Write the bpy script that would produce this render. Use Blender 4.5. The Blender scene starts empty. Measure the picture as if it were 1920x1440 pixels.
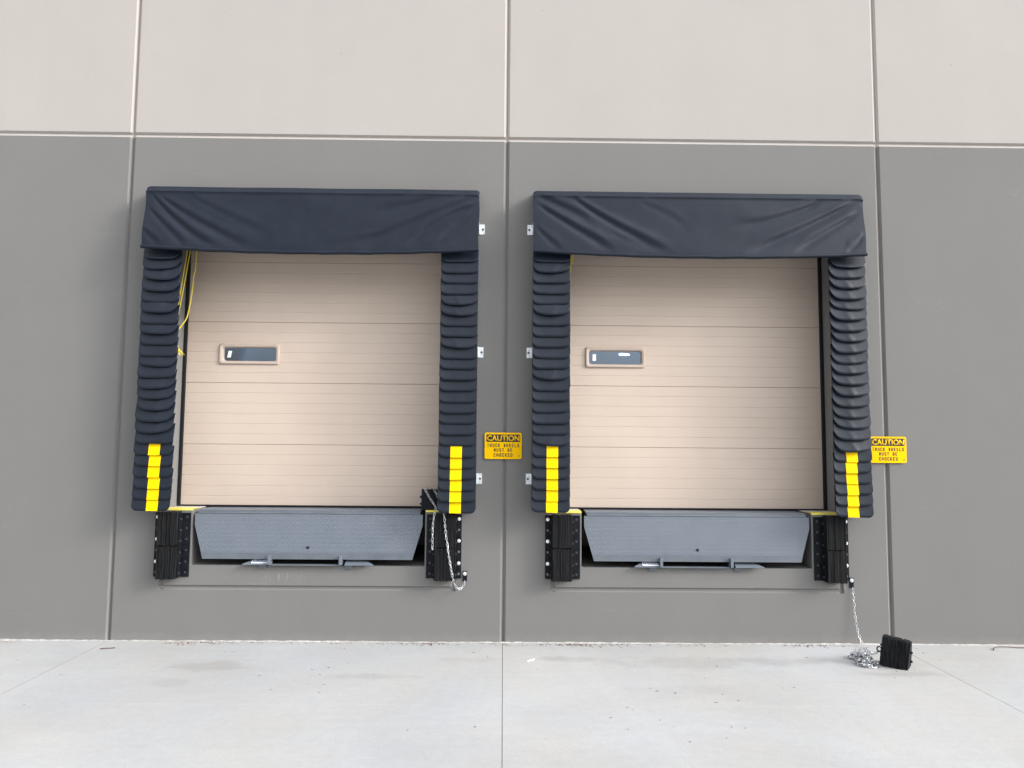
import bpy, bmesh, math, random
from mathutils import Vector, Matrix

# ------------------------------------------------------------------ camera, world, sun, exposure
S = bpy.context.scene
COL = S.collection
rad = math.radians


def cam_matrix(yaw, pitch, roll):
    cy, sy, cp, sp = math.cos(yaw), math.sin(yaw), math.cos(pitch), math.sin(pitch)
    cr, sr = math.cos(roll), math.sin(roll)
    f = Vector((sy * cp, cy * cp, sp)); r = Vector((cy, -sy, 0)); d = f.cross(r)
    r2 = cr * r + sr * d; d2 = -sr * r + cr * d
    u = -d2; b = -f
    return Matrix(((r2.x, u.x, b.x, 0), (r2.y, u.y, b.y, 0), (r2.z, u.z, b.z, 0), (0, 0, 0, 1)))


cam = bpy.data.cameras.new('camera')
cam.sensor_width = 36.0
cam.lens = 1395.77 / 1920 * 36
cam.clip_start = 0.05
cam.clip_end = 1500
camo = bpy.data.objects.new('camera', cam)
COL.objects.link(camo)
camo.matrix_world = Matrix.Translation((-0.01045, -7.11588, 1.85682)) @ cam_matrix(0.0112615, 0.0794453, -0.0081154)
S.camera = camo

SUN_EL, SUN_AZ = 25.2, 110.7          # elevation; azimuth clockwise from +Y
world = bpy.data.worlds.new('World')
S.world = world
world.use_nodes = True
wn, wl = world.node_tree.nodes, world.node_tree.links
sky = wn.new('ShaderNodeTexSky')
sky.sky_type = 'NISHITA'
sky.sun_disc = False
sky.sun_elevation = rad(SUN_EL)
sky.sun_rotation = rad(SUN_AZ)
sky.dust_density = 3.0
hs = wn.new('ShaderNodeHueSaturation')      # thin overcast: nearly colourless sky
hs.inputs['Saturation'].default_value = 0.16
wl.new(sky.outputs[0], hs.inputs['Color'])
# overcast: the cloud layer is brightest overhead and fades to about a third at the horizon
tc = wn.new('ShaderNodeTexCoord')
sx = wn.new('ShaderNodeSeparateXYZ'); wl.new(tc.outputs['Generated'], sx.inputs[0])
mr = wn.new('ShaderNodeMapRange'); wl.new(sx.outputs[2], mr.inputs['Value'])
for _k, _v in (('From Min', 0.0), ('From Max', 1.0), ('To Min', 0.45), ('To Max', 3.6)): mr.inputs[_k].default_value = _v
ov = wn.new('ShaderNodeVectorMath'); ov.operation = 'SCALE'
wl.new(hs.outputs[0], ov.inputs[0]); wl.new(mr.outputs[0], ov.inputs['Scale'])
wl.new(ov.outputs[0], wn['Background'].inputs[0])
wn['Background'].inputs[1].default_value = 0.15

sun = bpy.data.lights.new('sun', 'SUN')
sun.energy = 1.15
sun.angle = rad(10)
sun.color = (1.0, 0.965, 0.92)
suno = bpy.data.objects.new('sun', sun)
COL.objects.link(suno)
sd = Vector((math.sin(rad(SUN_AZ)) * math.cos(rad(SUN_EL)), math.cos(rad(SUN_AZ)) * math.cos(rad(SUN_EL)), math.sin(rad(SUN_EL))))
suno.rotation_euler = sd.to_track_quat('Z', 'Y').to_euler()

S.view_settings.view_transform = 'Standard'
S.view_settings.look = 'None'
S.view_settings.gamma = 1.0
S.view_settings.exposure = 0.75

# ------------------------------------------------------------------ helpers


def tag(o, label=None, cat=None, group=None, kind=None):
    if label: o['label'] = label
    if cat: o['category'] = cat
    if group: o['group'] = group
    if kind: o['kind'] = kind
    return o


def thing(name, label, cat, loc=(0, 0, 0), group=None):
    o = bpy.data.objects.new(name, None)
    o.empty_display_size = 0.1
    COL.objects.link(o)
    o.location = loc
    return tag(o, label, cat, group)


def obj(name, bm, mats, parent=None, smooth=False, loc=None, solid=None, sharp=35):
    """bm is in WORLD coordinates unless loc is given (then it is local to the parent)."""
    me = bpy.data.meshes.new(name)
    bmesh.ops.recalc_face_normals(bm, faces=bm.faces) if smooth is None else None
    bm.to_mesh(me)
    bm.free()
    for m in (mats if isinstance(mats, (list, tuple)) else [mats]):
        me.materials.append(m)
    if smooth:
        for p in me.polygons: p.use_smooth = True
        try:
            me.set_sharp_from_angle(angle=rad(sharp))
        except Exception:
            pass
    o = bpy.data.objects.new(name, me)
    COL.objects.link(o)
    if parent:
        o.parent = parent
        p, off = parent, Vector((0, 0, 0))
        while p:
            off += p.location
            p = p.parent
        me.transform(Matrix.Translation(-off))
    if solid:
        md = o.modifiers.new('thickness', 'SOLIDIFY')
        md.thickness = solid
        md.offset = -1
    return o


def box(bm, x0, x1, y0, y1, z0, z1, bev=0.0, mi=0):
    vs = [bm.verts.new((x, y, z)) for x in (x0, x1) for y in (y0, y1) for z in (z0, z1)]
    fs = []
    for q in ((0, 1, 3, 2), (4, 6, 7, 5), (0, 4, 5, 1), (2, 3, 7, 6), (0, 2, 6, 4), (1, 5, 7, 3)):
        f = bm.faces.new([vs[i] for i in q]); f.material_index = mi; fs.append(f)
    if bev:
        es = set(e for f in fs for e in f.edges)
        bmesh.ops.bevel(bm, geom=list(es), offset=bev, segments=2, affect='EDGES', profile=0.6)
    return vs


def cyl(bm, c, axis, r, h, n=16, r2=None):
    """cylinder from c along axis, length h"""
    a = Vector(axis).normalized()
    t = a.orthogonal().normalized(); b = a.cross(t)
    r2 = r if r2 is None else r2
    c = Vector(c)
    lo = [bm.verts.new(c + r * (math.cos(2 * math.pi * i / n) * t + math.sin(2 * math.pi * i / n) * b)) for i in range(n)]
    hi = [bm.verts.new(c + a * h + r2 * (math.cos(2 * math.pi * i / n) * t + math.sin(2 * math.pi * i / n) * b)) for i in range(n)]
    for i in range(n):
        bm.faces.new((lo[i], lo[(i + 1) % n], hi[(i + 1) % n], hi[i]))
    bm.faces.new(lo[::-1]); bm.faces.new(hi)


def tube(bm, pts, r, n=6, closed=False):
    pts = [Vector(p) for p in pts]
    N = len(pts)
    rings = []
    nrm = None
    for i, p in enumerate(pts):
        if closed:
            d = pts[(i + 1) % N] - pts[i - 1]
        else:
            d = pts[min(i + 1, N - 1)] - pts[max(i - 1, 0)]
        d.normalize()
        if nrm is None:
            nrm = d.orthogonal().normalized()
        else:
            nrm = (nrm - d * nrm.dot(d)).normalized()
        b = d.cross(nrm)
        rr = r[i] if isinstance(r, (list, tuple)) else r
        rings.append([bm.verts.new(p + rr * (math.cos(2 * math.pi * k / n) * nrm + math.sin(2 * math.pi * k / n) * b)) for k in range(n)])
    for i in range(N if closed else N - 1):
        A, B = rings[i], rings[(i + 1) % N]
        for k in range(n):
            bm.faces.new((A[k], A[(k + 1) % n], B[(k + 1) % n], B[k]))
    if not closed:
        bm.faces.new(rings[0][::-1]); bm.faces.new(rings[-1])


def smooth_path(pts, step):
    """Catmull-Rom resampled at even arc length."""
    P = [Vector(p) for p in pts]
    P = [2 * P[0] - P[1]] + P + [2 * P[-1] - P[-2]]
    out = []
    for i in range(1, len(P) - 2):
        for k in range(24):
            t = k / 24
            a, b, c, d = P[i - 1:i + 3]
            out.append(0.5 * ((2 * b) + (c - a) * t + (2 * a - 5 * b + 4 * c - d) * t * t + (3 * b - a - 3 * c + d) * t ** 3))
    out.append(P[-2])
    res = [out[0]]; acc = 0
    for i in range(1, len(out)):
        seg = (out[i] - out[i - 1]).length
        while acc + seg >= step:
            t = (step - acc) / seg
            q = out[i - 1].lerp(out[i], t)
            res.append(q)
            out[i - 1] = q
            seg = (out[i] - q).length
            acc = 0
        acc += seg
    return res


def rrect(cx, cz, w, h, r, n=5):
    pts = []
    for sx, sz, a0 in ((1, 1, 0), (-1, 1, 90), (-1, -1, 180), (1, -1, 270)):
        for k in range(n + 1):
            a = rad(a0 + 90 * k / n)
            pts.append((cx + sx * (w / 2 - r) + r * math.cos(a), cz + sz * (h / 2 - r) + r * math.sin(a)))
    return pts


def prism_y(bm, pts, y0, y1):
    """pts: closed (x,z) loop counter-clockwise seen from -Y; y0 (front) < y1 (back)"""
    a = [bm.verts.new((x, y0, z)) for x, z in pts]
    b = [bm.verts.new((x, y1, z)) for x, z in pts]
    bm.faces.new(a); bm.faces.new(b[::-1])
    n = len(pts)
    for i in range(n):
        bm.faces.new((a[i], b[i], b[(i + 1) % n], a[(i + 1) % n]))


def text_mesh(s, x0, x1, z0, z1, y, bold=0.0, spacing=1.0, depth=0.0012):
    cu = bpy.data.curves.new('text', 'FONT')
    cu.body = s
    cu.offset = bold
    cu.space_character = spacing
    cu.resolution_u = 4
    to = bpy.data.objects.new('text', cu)
    COL.objects.link(to)
    dg = bpy.context.evaluated_depsgraph_get()
    me = bpy.data.meshes.new_from_object(to.evaluated_get(dg))
    bpy.data.objects.remove(to)
    bm = bmesh.new()
    bm.from_mesh(me)
    xs = [v.co.x for v in bm.verts]; ys = [v.co.y for v in bm.verts]
    ax, bx, ay, by = min(xs), max(xs), min(ys), max(ys)
    for v in bm.verts:
        v.co = Vector((x0 + (v.co.x - ax) / (bx - ax) * (x1 - x0), y, z0 + (v.co.y - ay) / (by - ay) * (z1 - z0)))
    r = bmesh.ops.extrude_face_region(bm, geom=list(bm.faces))
    for v in [g for g in r['geom'] if isinstance(g, bmesh.types.BMVert)]:
        v.co.y -= depth
    bpy.data.meshes.remove(me)
    return bm


# ------------------------------------------------------------------ materials
def mat(name, color, rough=0.6, metal=0.0, spec=0.5, build=None):
    m = bpy.data.materials.new(name)
    m.use_nodes = True
    nt = m.node_tree
    b = nt.nodes['Principled BSDF']
    b.inputs['Base Color'].default_value = (*color, 1)
    b.inputs['Roughness'].default_value = rough
    b.inputs['Metallic'].default_value = metal
    b.inputs['Specular IOR Level'].default_value = spec
    if build: build(nt, b)
    return m


class NT:
    def __init__(self, nt):
        self.nt = nt

    def n(self, t, **kw):
        x = self.nt.nodes.new(t)
        for k, v in kw.items(): setattr(x, k, v)
        return x

    def link(self, a, b): self.nt.links.new(a, b)

    def pos(self): return self.n('ShaderNodeNewGeometry').outputs['Position']

    def scaled(self, v, s):
        m = self.n('ShaderNodeVectorMath', operation='MULTIPLY')
        self.link(v, m.inputs[0]); m.inputs[1].default_value = s
        return m.outputs[0]

    def noise(self, v, scale, detail=4, rough=0.55, dist=0.0):
        x = self.n('ShaderNodeTexNoise')
        self.link(v, x.inputs['Vector'])
        x.inputs['Scale'].default_value = scale
        x.inputs['Detail'].default_value = detail
        x.inputs['Roughness'].default_value = rough
        x.inputs['Distortion'].default_value = dist
        return x.outputs['Fac']

    def ramp(self, f, a, b, lo=0.0, hi=1.0, smooth=False):
        x = self.n('ShaderNodeMapRange')
        if smooth: x.interpolation_type = 'SMOOTHSTEP'
        self.link(f, x.inputs['Value'])
        for i, v in zip(('From Min', 'From Max', 'To Min', 'To Max'), (a, b, lo, hi)): x.inputs[i].default_value = v
        return x.outputs[0]

    def math(self, op, a, b=None):
        x = self.n('ShaderNodeMath', operation=op)
        for i, v in enumerate((a, b)):
            if v is None: continue
            if isinstance(v, (int, float)): x.inputs[i].default_value = v
            else: self.link(v, x.inputs[i])
        return x.outputs[0]

    def mix(self, f, a, b, blend='MIX'):
        x = self.n('ShaderNodeMix', data_type='RGBA', blend_type=blend)
        for s, v in ((x.inputs[0], f), (x.inputs[6], a), (x.inputs[7], b)):
            if isinstance(v, (int, float)): s.default_value = v
            elif isinstance(v, tuple): s.default_value = (*v, 1)
            else: self.link(v, s)
        return x.outputs[2]

    def bump(self, h, b, strength=0.3, dist=0.002, prev=None):
        x = self.n('ShaderNodeBump')
        x.inputs['Strength'].default_value = strength
        x.inputs['Distance'].default_value = dist
        self.link(h, x.inputs['Height'])
        if prev: self.link(prev, x.inputs['Normal'])
        if b: self.link(x.outputs[0], b.inputs['Normal'])
        return x.outputs[0]

    def xyz(self, v):
        x = self.n('ShaderNodeSeparateXYZ')
        self.link(v, x.inputs[0])
        return x.outputs


GREY = (0.1665, 0.1648, 0.1612)
BEIGE = (0.360, 0.335, 0.316)


def b_wall(nt, b):
    k = NT(nt)
    p = k.pos()
    z = k.xyz(p)[2]
    edge = k.math('ADD', z, k.ramp(k.noise(p, 30, 2), 0, 1, -0.0015, 0.0015))
    f = k.ramp(edge, 4.8140, 4.8160)
    mott = k.ramp(k.noise(p, 0.9, 5, 0.6), 0.3, 0.7, 0.975, 1.025)
    fine = k.ramp(k.noise(p, 60, 3), 0.3, 0.7, 0.975, 1.025)
    streak = k.ramp(k.noise(k.scaled(p, (5, 5, 0.35)), 1.0, 4), 0.35, 0.65, 0.995, 1.005)
    g = k.math('MULTIPLY', k.math('MULTIPLY', mott, fine), streak)
    base = k.mix(f, GREY, BEIGE)
    # pale efflorescence drips and scuffs below the leveler pits
    x = k.xyz(p)[0]
    drip = k.noise(k.scaled(p, (26, 26, 1.6)), 1.0, 5, 0.65)
    low = k.math('MULTIPLY', k.ramp(z, 0.545, 0.60, 0, 1, True), k.ramp(z, 0.618, 0.63, 1, 0, True))
    nx = k.math('MULTIPLY', k.ramp(k.math('ABSOLUTE', k.math('ADD', x, 2.05)), 0.12, 0.55, 1, 0, True), 1.0)
    dr = k.math('MULTIPLY', k.math('MULTIPLY', low, nx), k.ramp(drip, 0.57, 0.68))
    base = k.mix(k.math('MULTIPLY', dr, 0.55), base, (0.62, 0.61, 0.58))
    # dust splashed up from the slab along the wall foot
    foot = k.math('MULTIPLY', k.ramp(k.math('ADD', z, k.ramp(k.noise(p, 9, 4), 0, 1, -0.06, 0.06)), 0.0, 0.10, 1, 0, True), 0.10)
    base = k.mix(foot, base, (0.42, 0.39, 0.35))
    # sparse bug holes and faint trowel scars in the concrete under the paint
    vo = k.n('ShaderNodeTexVoronoi'); k.link(p, vo.inputs['Vector']); vo.inputs['Scale'].default_value = 2.6
    hole = k.ramp(vo.outputs['Distance'], 0.012, 0.022, 0.55, 0)
    base = k.mix(hole, base, (0.06, 0.058, 0.055))
    scar = k.math('MULTIPLY', k.ramp(k.math('ABSOLUTE', k.math('SUBTRACT', k.noise(k.scaled(p, (0.35, 0.35, 1.6)), 1.3, 5, 0.6), 0.56)), 0.0, 0.0035, 0.045, 0), k.ramp(k.noise(p, 1.1, 2), 0.5, 0.62))
    base = k.mix(scar, base, (0.62, 0.60, 0.57))
    col = k.n('ShaderNodeVectorMath', operation='SCALE')
    k.link(base, col.inputs[0]); k.link(g, col.inputs['Scale'])
    k.link(col.outputs[0], b.inputs['Base Color'])
    n1 = k.bump(k.noise(p, 190, 3), None, 0.16, 0.002)
    k.bump(k.noise(p, 2.2, 3), b, 0.12, 0.02, n1)


M_WALL = mat('painted precast concrete', GREY, 0.85, 0, 0.12, b_wall)


def b_ground(nt, b):
    k = NT(nt)
    p = k.pos()
    X, Y, Z = k.xyz(p)
    big = k.ramp(k.noise(p, 0.55, 6, 0.6, 0.4), 0.3, 0.7, 0.90, 1.08)
    br = k.noise(k.scaled(p, (1.2, 14, 1)), 1.0, 5, 0.6)
    brush = k.ramp(br, 0.3, 0.7, 0.982, 1.016)
    fine = k.math('MULTIPLY', k.ramp(k.noise(p, 60, 5, 0.75), 0.3, 0.7, 0.93, 1.06), k.ramp(k.noise(p, 14, 4, 0.7), 0.3, 0.7, 0.965, 1.03))
    g = k.math('MULTIPLY', k.math('MULTIPLY', big, brush), fine)
    tint = k.mix(k.ramp(k.noise(p, 0.8, 3), 0.35, 0.65), (0.352, 0.360, 0.373), (0.362, 0.359, 0.348))
    # damp-looking stains, each with a shape of its own
    st = None
    w = k.ramp(k.noise(p, 4.5, 4, 0.6), 0.25, 0.75, -0.16, 0.16)
    for (sx, sy, rx, ry, a) in ((-2.40, -0.76, 0.30, 0.16, 0.16), (-2.55, -1.20, 0.17, 0.10, 0.10), (-1.05, -1.02, 0.34, 0.07, 0.14),
                                (0.55, -0.52, 0.30, 0.10, 0.20), (1.60, -0.62, 0.65, 0.20, 0.13), (2.35, -0.55, 0.55, 0.14, 0.17),
                                (3.30, -0.90, 0.40, 0.08, 0.16), (-0.35, -0.55, 0.30, 0.10, 0.08), (1.3, -1.3, 0.5, 0.10, 0.06)):
        dx = k.math('DIVIDE', k.math('SUBTRACT', X, sx), rx)
        dy = k.math('DIVIDE', k.math('SUBTRACT', Y, sy), ry)
        d = k.math('ADD', k.math('POWER', k.math('ADD', k.math('MULTIPLY', dx, dx), k.math('MULTIPLY', dy, dy)), 0.5), k.math('MULTIPLY', w, 3.4))
        m = k.ramp(d, 0.4, 1.25, a * 1.25, 0, True)
        st = m if st is None else k.math('MAXIMUM', st, m)
    c = k.mix(st, tint, (0.13, 0.12, 0.107))
    # pale trowel line parallel to the wall and pale smear
    ln = k.ramp(k.math('ABSOLUTE', k.math('ADD', k.math('ADD', Y, 1.66), k.ramp(k.noise(p, 1.2, 2), 0, 1, -0.012, 0.012))), 0.004, 0.010, 1, 0)
    ln = k.math('MULTIPLY', ln, k.ramp(k.noise(p, 7, 3), 0.42, 0.62, 0.0, 0.45))
    c = k.mix(ln, c, (0.43, 0.425, 0.41))
    sm = k.math('ABSOLUTE', k.math('ADD', k.math('SUBTRACT', X, k.math('MULTIPLY', Y, -0.22)), -0.52))
    smf = k.math('MULTIPLY', k.ramp(sm, 0.03, 0.13, 0.30, 0, True), k.ramp(k.noise(p, 2.2, 4), 0.35, 0.6))
    c = k.mix(smf, c, (0.395, 0.40, 0.40))
    # small chips, paint specks and dark pits
    vo = k.n('ShaderNodeTexVoronoi'); k.link(p, vo.inputs['Vector']); vo.inputs['Scale'].default_value = 9
    pit = k.math('MULTIPLY', k.ramp(vo.outputs['Distance'], 0.05, 0.09, 1, 0), k.ramp(k.noise(p, 1.4, 2), 0.52, 0.60))
    c = k.mix(k.math('MULTIPLY', pit, 0.22), c, (0.15, 0.145, 0.14))
    # rusty dirt washed out along the foot of the wall
    dn = k.math('MULTIPLY', k.ramp(k.noise(p, 2.1, 4, 0.7), 0.50, 0.68), k.ramp(Y, -0.17, -0.02, 0, 1, True))
    dn = k.math('MULTIPLY', dn, k.ramp(k.noise(p, 45, 3), 0.42, 0.62))
    c = k.mix(k.math('MULTIPLY', dn, 0.6), c, (0.165, 0.125, 0.10))
    col = k.n('ShaderNodeVectorMath', operation='SCALE')
    k.link(c, col.inputs[0]); k.link(g, col.inputs['Scale'])
    k.link(col.outputs[0], b.inputs['Base Color'])
    n1 = k.bump(k.noise(p, 120, 4, 0.7), None, 0.5, 0.004)
    k.bump(br, b, 0.10, 0.004, n1)


M_GROUND = mat('brushed concrete slab', (0.53, 0.53, 0.53), 0.85, 0, 0.25, b_ground)


def b_vinyl(scale):
    def f(nt, b):
        k = NT(nt)
        p = k.pos()
        c = k.mix(k.ramp(k.noise(p, 7, 5, 0.65), 0.3, 0.7), (0.0060, 0.0098, 0.0180), (0.0095, 0.0140, 0.0240))  # black base tinted navy: the bluish sky reflection is put into the colour
        dust = k.ramp(k.noise(k.scaled(p, (3, 3, 9)), 2.0, 6, 0.75), 0.60, 0.80, 0, 0.06)
        k.link(k.mix(dust, c, (0.14, 0.14, 0.15)), b.inputs['Base Color'])
        k.link(k.ramp(k.noise(p, 12, 3), 0.3, 0.7, 0.36, 0.48), b.inputs['Roughness'])
        n1 = k.bump(k.noise(p, 420, 2), None, 0.06, 0.0008)
        k.bump(k.noise(p, scale, 4), b, 0.18, 0.006, n1)
    return f


M_VINYL = mat('black coated fabric', (0.022, 0.025, 0.035), 0.45, 0, 0.30, b_vinyl(14))
M_CURT = mat('black curtain vinyl', (0.024, 0.027, 0.037), 0.45, 0, 0.24, b_vinyl(9))


def b_noisecol(a, c, sc, r0=None, r1=None, bs=0.0, stretch=(1, 1, 1), bd=0.002, lo=0.35, hi=0.65):
    def f(nt, b):
        k = NT(nt)
        p = k.scaled(k.pos(), stretch)
        n = k.noise(p, sc, 5, 0.62)
        k.link(k.mix(k.ramp(n, lo, hi), a, c), b.inputs['Base Color'])
        if r0 is not None: k.link(k.ramp(n, lo, hi, r0, r1), b.inputs['Roughness'])
        if bs: k.bump(n, b, bs, bd)
    return f


M_TAPE = mat('yellow stripe vinyl', (0.85, 0.56, 0.005), 0.45, 0, 0.06, b_noisecol((0.78, 0.50, 0.002), (0.84, 0.56, 0.003), 6, 0.5, 0.6))
M_SIGN = mat('yellow sign enamel', (0.86, 0.50, 0.006), 0.5, 0, 0.05, b_noisecol((0.82, 0.47, 0.001), (0.86, 0.51, 0.002), 3))
M_INK = mat('black sign ink', (0.012, 0.010, 0.008), 0.45)
M_DOOR = mat('tan embossed steel', (0.5, 0.4, 0.33), 0.5, 0, 0.4)


def b_door(nt, b):
    k = NT(nt)
    p = k.pos()
    n = k.noise(k.scaled(p, (6, 6, 60)), 3.0, 4, 0.6)
    big = k.noise(p, 1.3, 4)
    c = k.mix(k.ramp(big, 0.3, 0.7), (0.492, 0.407, 0.342), (0.530, 0.441, 0.374))
    c = k.mix(k.ramp(k.noise(k.scaled(p, (2, 2, 1)), 1.5, 6, 0.7), 0.58, 0.75, 0, 0.10), c, (0.62, 0.57, 0.52))
    k.link(c, b.inputs['Base Color'])
    k.bump(n, b, 0.16, 0.0012)


M_DOOR = mat('tan embossed steel', (0.5, 0.4, 0.33), 0.5, 0, 0.4, b_door)
M_FRAME = mat('tan window moulding', (0.44, 0.345, 0.275), 0.5, 0, 0.4, b_noisecol((0.44, 0.36, 0.305), (0.48, 0.395, 0.335), 8))
M_BLK = mat('black rubber strip', (0.008, 0.008, 0.010), 0.6, 0, 0.3)
M_STEELG = mat('grey painted steel', (0.26, 0.30, 0.345), 0.45, 0, 0.5, b_noisecol((0.118, 0.139, 0.170), (0.130, 0.151, 0.182), 3.5, 0.38, 0.55))
M_STEELG2 = mat('grey painted steel trim', (0.2, 0.235, 0.275), 0.45, 0, 0.5, b_noisecol((0.088, 0.104, 0.124), (0.109, 0.126, 0.147), 5, 0.4, 0.55))
M_STEELB = mat('black painted steel', (0.012, 0.013, 0.017), 0.5, 0, 0.12, b_noisecol((0.005, 0.006, 0.009), (0.011, 0.012, 0.015), 20, 0.4, 0.6))
M_RUB = mat('laminated rubber', (0.03, 0.03, 0.03), 0.75, 0, 0.10, b_noisecol((0.003, 0.004, 0.004), (0.027, 0.0265, 0.0285), 1.0, 0.6, 0.9, 0.5, (170, 60, 5), 0.002, 0.36, 0.74))
M_RUB2 = mat('chock rubber', (0.02, 0.02, 0.022), 0.7, 0, 0.12, b_noisecol((0.003, 0.003, 0.004), (0.034, 0.036, 0.042), 1.0, 0.55, 0.85, 0.4, (150, 60, 7), 0.002, 0.40, 0.78))
M_GALV = mat('galvanised steel', (0.75, 0.77, 0.80), 0.42, 0.75, 0.5, b_noisecol((0.60, 0.64, 0.68), (0.85, 0.88, 0.90), 40, 0.32, 0.5))
M_ZINC = mat('bright zinc', (0.9, 0.92, 0.95), 0.28, 0.7, 0.5, b_noisecol((0.80, 0.83, 0.86), (0.95, 0.96, 0.97), 60))
M_CHAIN = mat('chain zinc with painted shade', (0.6, 0.63, 0.67), 0.3, 0.95, 0.5, b_noisecol((0.05, 0.055, 0.07), (0.95, 0.97, 1.0), 55, None, None, 0, (1, 1, 1), 0.002, 0.42, 0.58))  # heap zinc: shaded gaps and bright glints between links are painted into the colour
M_CHAIN2 = mat('dull chain zinc', (0.6, 0.62, 0.65), 0.4, 0.6, 0.5, b_noisecol((0.34, 0.36, 0.39), (0.80, 0.82, 0.85), 60, None, None, 0, (1, 1, 1), 0.002, 0.42, 0.58))
M_BOLT = mat('dark bolt steel', (0.06, 0.065, 0.075), 0.4, 0.6)
M_NUT = mat('dull nut steel', (0.045, 0.045, 0.047), 0.55, 0.3)
M_HOLE = mat('grey paint in the plate holes', (0.13, 0.128, 0.12), 0.7)
M_ROPE = mat('yellow poly rope', (0.78, 0.55, 0.04), 0.6, 0, 0.4, b_noisecol((0.80, 0.58, 0.02), (0.95, 0.80, 0.10), 160))
M_SEAL = mat('joint sealant', (0.30, 0.275, 0.25), 0.7)


def b_seal(nt, b):
    k = NT(nt)
    p = k.pos()
    z = k.xyz(p)[2]
    k.link(k.mix(k.ramp(z, 4.80, 4.83), (0.135, 0.124, 0.118), (0.27, 0.238, 0.20)), b.inputs['Base Color'])
    k.bump(k.noise(p, 40, 3), b, 0.3, 0.003)


M_SEAL = mat('joint sealant', (0.3, 0.27, 0.25), 0.7, 0, 0.3, b_seal)
M_BEAD = mat('bare concrete lip', (0.66, 0.65, 0.62), 0.85, 0, 0.2, b_noisecol((0.28, 0.27, 0.255), (0.47, 0.46, 0.445), 25, None, None, 0.4))
M_YEDGE = mat('yellow edge paint', (0.75, 0.62, 0.06), 0.6, 0, 0.4, b_noisecol((0.80, 0.66, 0.05), (0.62, 0.55, 0.22), 10, None, None, 0.2))
M_LEDGE = mat('bare dock floor concrete', (0.5, 0.48, 0.44), 0.8, 0, 0.3, b_noisecol((0.42, 0.40, 0.37), (0.56, 0.54, 0.50), 9, None, None, 0.2))
M_WHITE = mat('white sticker', (0.85, 0.86, 0.86), 0.5)
M_BLUE = mat('blue nameplate', (0.06, 0.10, 0.28), 0.35)
M_INT = mat('warehouse inside paint', (0.62, 0.64, 0.68), 0.8)
M_DIRT = mat('dirt in the saw cuts', (0.15, 0.145, 0.135), 0.9)
M_LITTER = mat('dry leaf bits', (0.13, 0.08, 0.055), 0.8, 0, 0.2, b_noisecol((0.09, 0.055, 0.04), (0.20, 0.13, 0.09), 30))
M_FLECK = mat('dark grit', (0.20, 0.195, 0.185), 0.85)
M_TWIG = mat('dry twig bark', (0.10, 0.065, 0.055), 0.8)
M_PAPER = mat('white paper scrap', (0.80, 0.80, 0.78), 0.7)


def glass_mat():
    m = bpy.data.materials.new('window glass')
    m.use_nodes = True
    nt = m.node_tree
    nt.nodes.remove(nt.nodes['Principled BSDF'])
    k = NT(nt)
    tr = k.n('ShaderNodeBsdfTransparent'); tr.inputs[0].default_value = (0.72, 0.80, 0.88, 1)
    gl = k.n('ShaderNodeBsdfGlossy'); gl.inputs['Roughness'].default_value = 0.03; gl.inputs[0].default_value = (0.72, 0.84, 1.0, 1)
    fr = k.n('ShaderNodeFresnel'); fr.inputs[0].default_value = 2.9
    mx = k.n('ShaderNodeMixShader')
    k.link(fr.outputs[0], mx.inputs[0]); k.link(tr.outputs[0], mx.inputs[1]); k.link(gl.outputs[0], mx.inputs[2])
    k.link(mx.outputs[0], nt.nodes['Material Output'].inputs[0])
    return m


M_GLASS = glass_mat()
M_TUBE = bpy.data.materials.new('lit lamp tube'); M_TUBE.use_nodes = True
_b = M_TUBE.node_tree.nodes['Principled BSDF']
_b.inputs['Emission Color'].default_value = (0.93, 0.97, 1, 1)
_b.inputs['Emission Strength'].default_value = 45.0

# ------------------------------------------------------------------ sizes (metres; wall face at Y = 0, +Y goes into the building)
W = 3.66                     # precast panel width
DOCKS = (-1.83, 1.83)        # dock centre lines
DOCK_H = 1.212               # dock floor above the slab
SILL = 0.697                 # bottom of the leveler pit opening
PIT = 1.092                  # half width of the pit
DOOR = 1.375                 # half width of the doorway
DOOR_TOP = 3.95
DOOR_Y = 0.31
BAND = 4.815                 # paint line
TOP = 9.6

# ------------------------------------------------------------------ ground: slab sheet with saw-cut joints
bm = bmesh.new()
jx = [-60, -3 * W, -2 * W, -W, 0, W, 2 * W, 3 * W, 60]
jy = [-200, -12.9, -6.45, 0.0]
g = 0.0019
for i in range(len(jx) - 1):
    for j in range(len(jy) - 1):
        x0, x1, y0, y1 = jx[i] + g, jx[i + 1] - g, jy[j] + g, jy[j + 1] - (g if j < len(jy) - 2 else 0)
        nx, ny = (12, 10)
        c = 0.004
        q = [bm.verts.new(v) for v in ((x0, y0, 0), (x1, y0, 0), (x1, y1, 0), (x0, y1, 0))]
        bm.faces.new(q)
        lo = [bm.verts.new((v.co.x, v.co.y, -0.03)) for v in q]
        for a in range(4):
            bm.faces.new((q[a], lo[a], lo[(a + 1) % 4], q[(a + 1) % 4])).material_index = 1
q = [bm.verts.new(v) for v in ((-400, -400, -0.03), (400, -400, -0.03), (400, 12, -0.03), (-400, 12, -0.03))]
bm.faces.new(q).material_index = 1
tag(obj('ground', bm, [M_GROUND, M_DIRT]), kind='structure')

# ------------------------------------------------------------------ warehouse wall
wall = thing('warehouse_wall', 'two-tone precast concrete warehouse wall, beige above a grey lower band, with vertical panel joints', 'wall')


def profile(d, pts):
    """piecewise linear depth from a list of (distance, depth)"""
    if d <= pts[0][0] or d >= pts[-1][0]: return 0.0
    for (a, da), (b, db) in zip(pts, pts[1:]):
        if a <= d <= b: return da + (db - da) * (d - a) / (b - a)
    return 0.0


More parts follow.
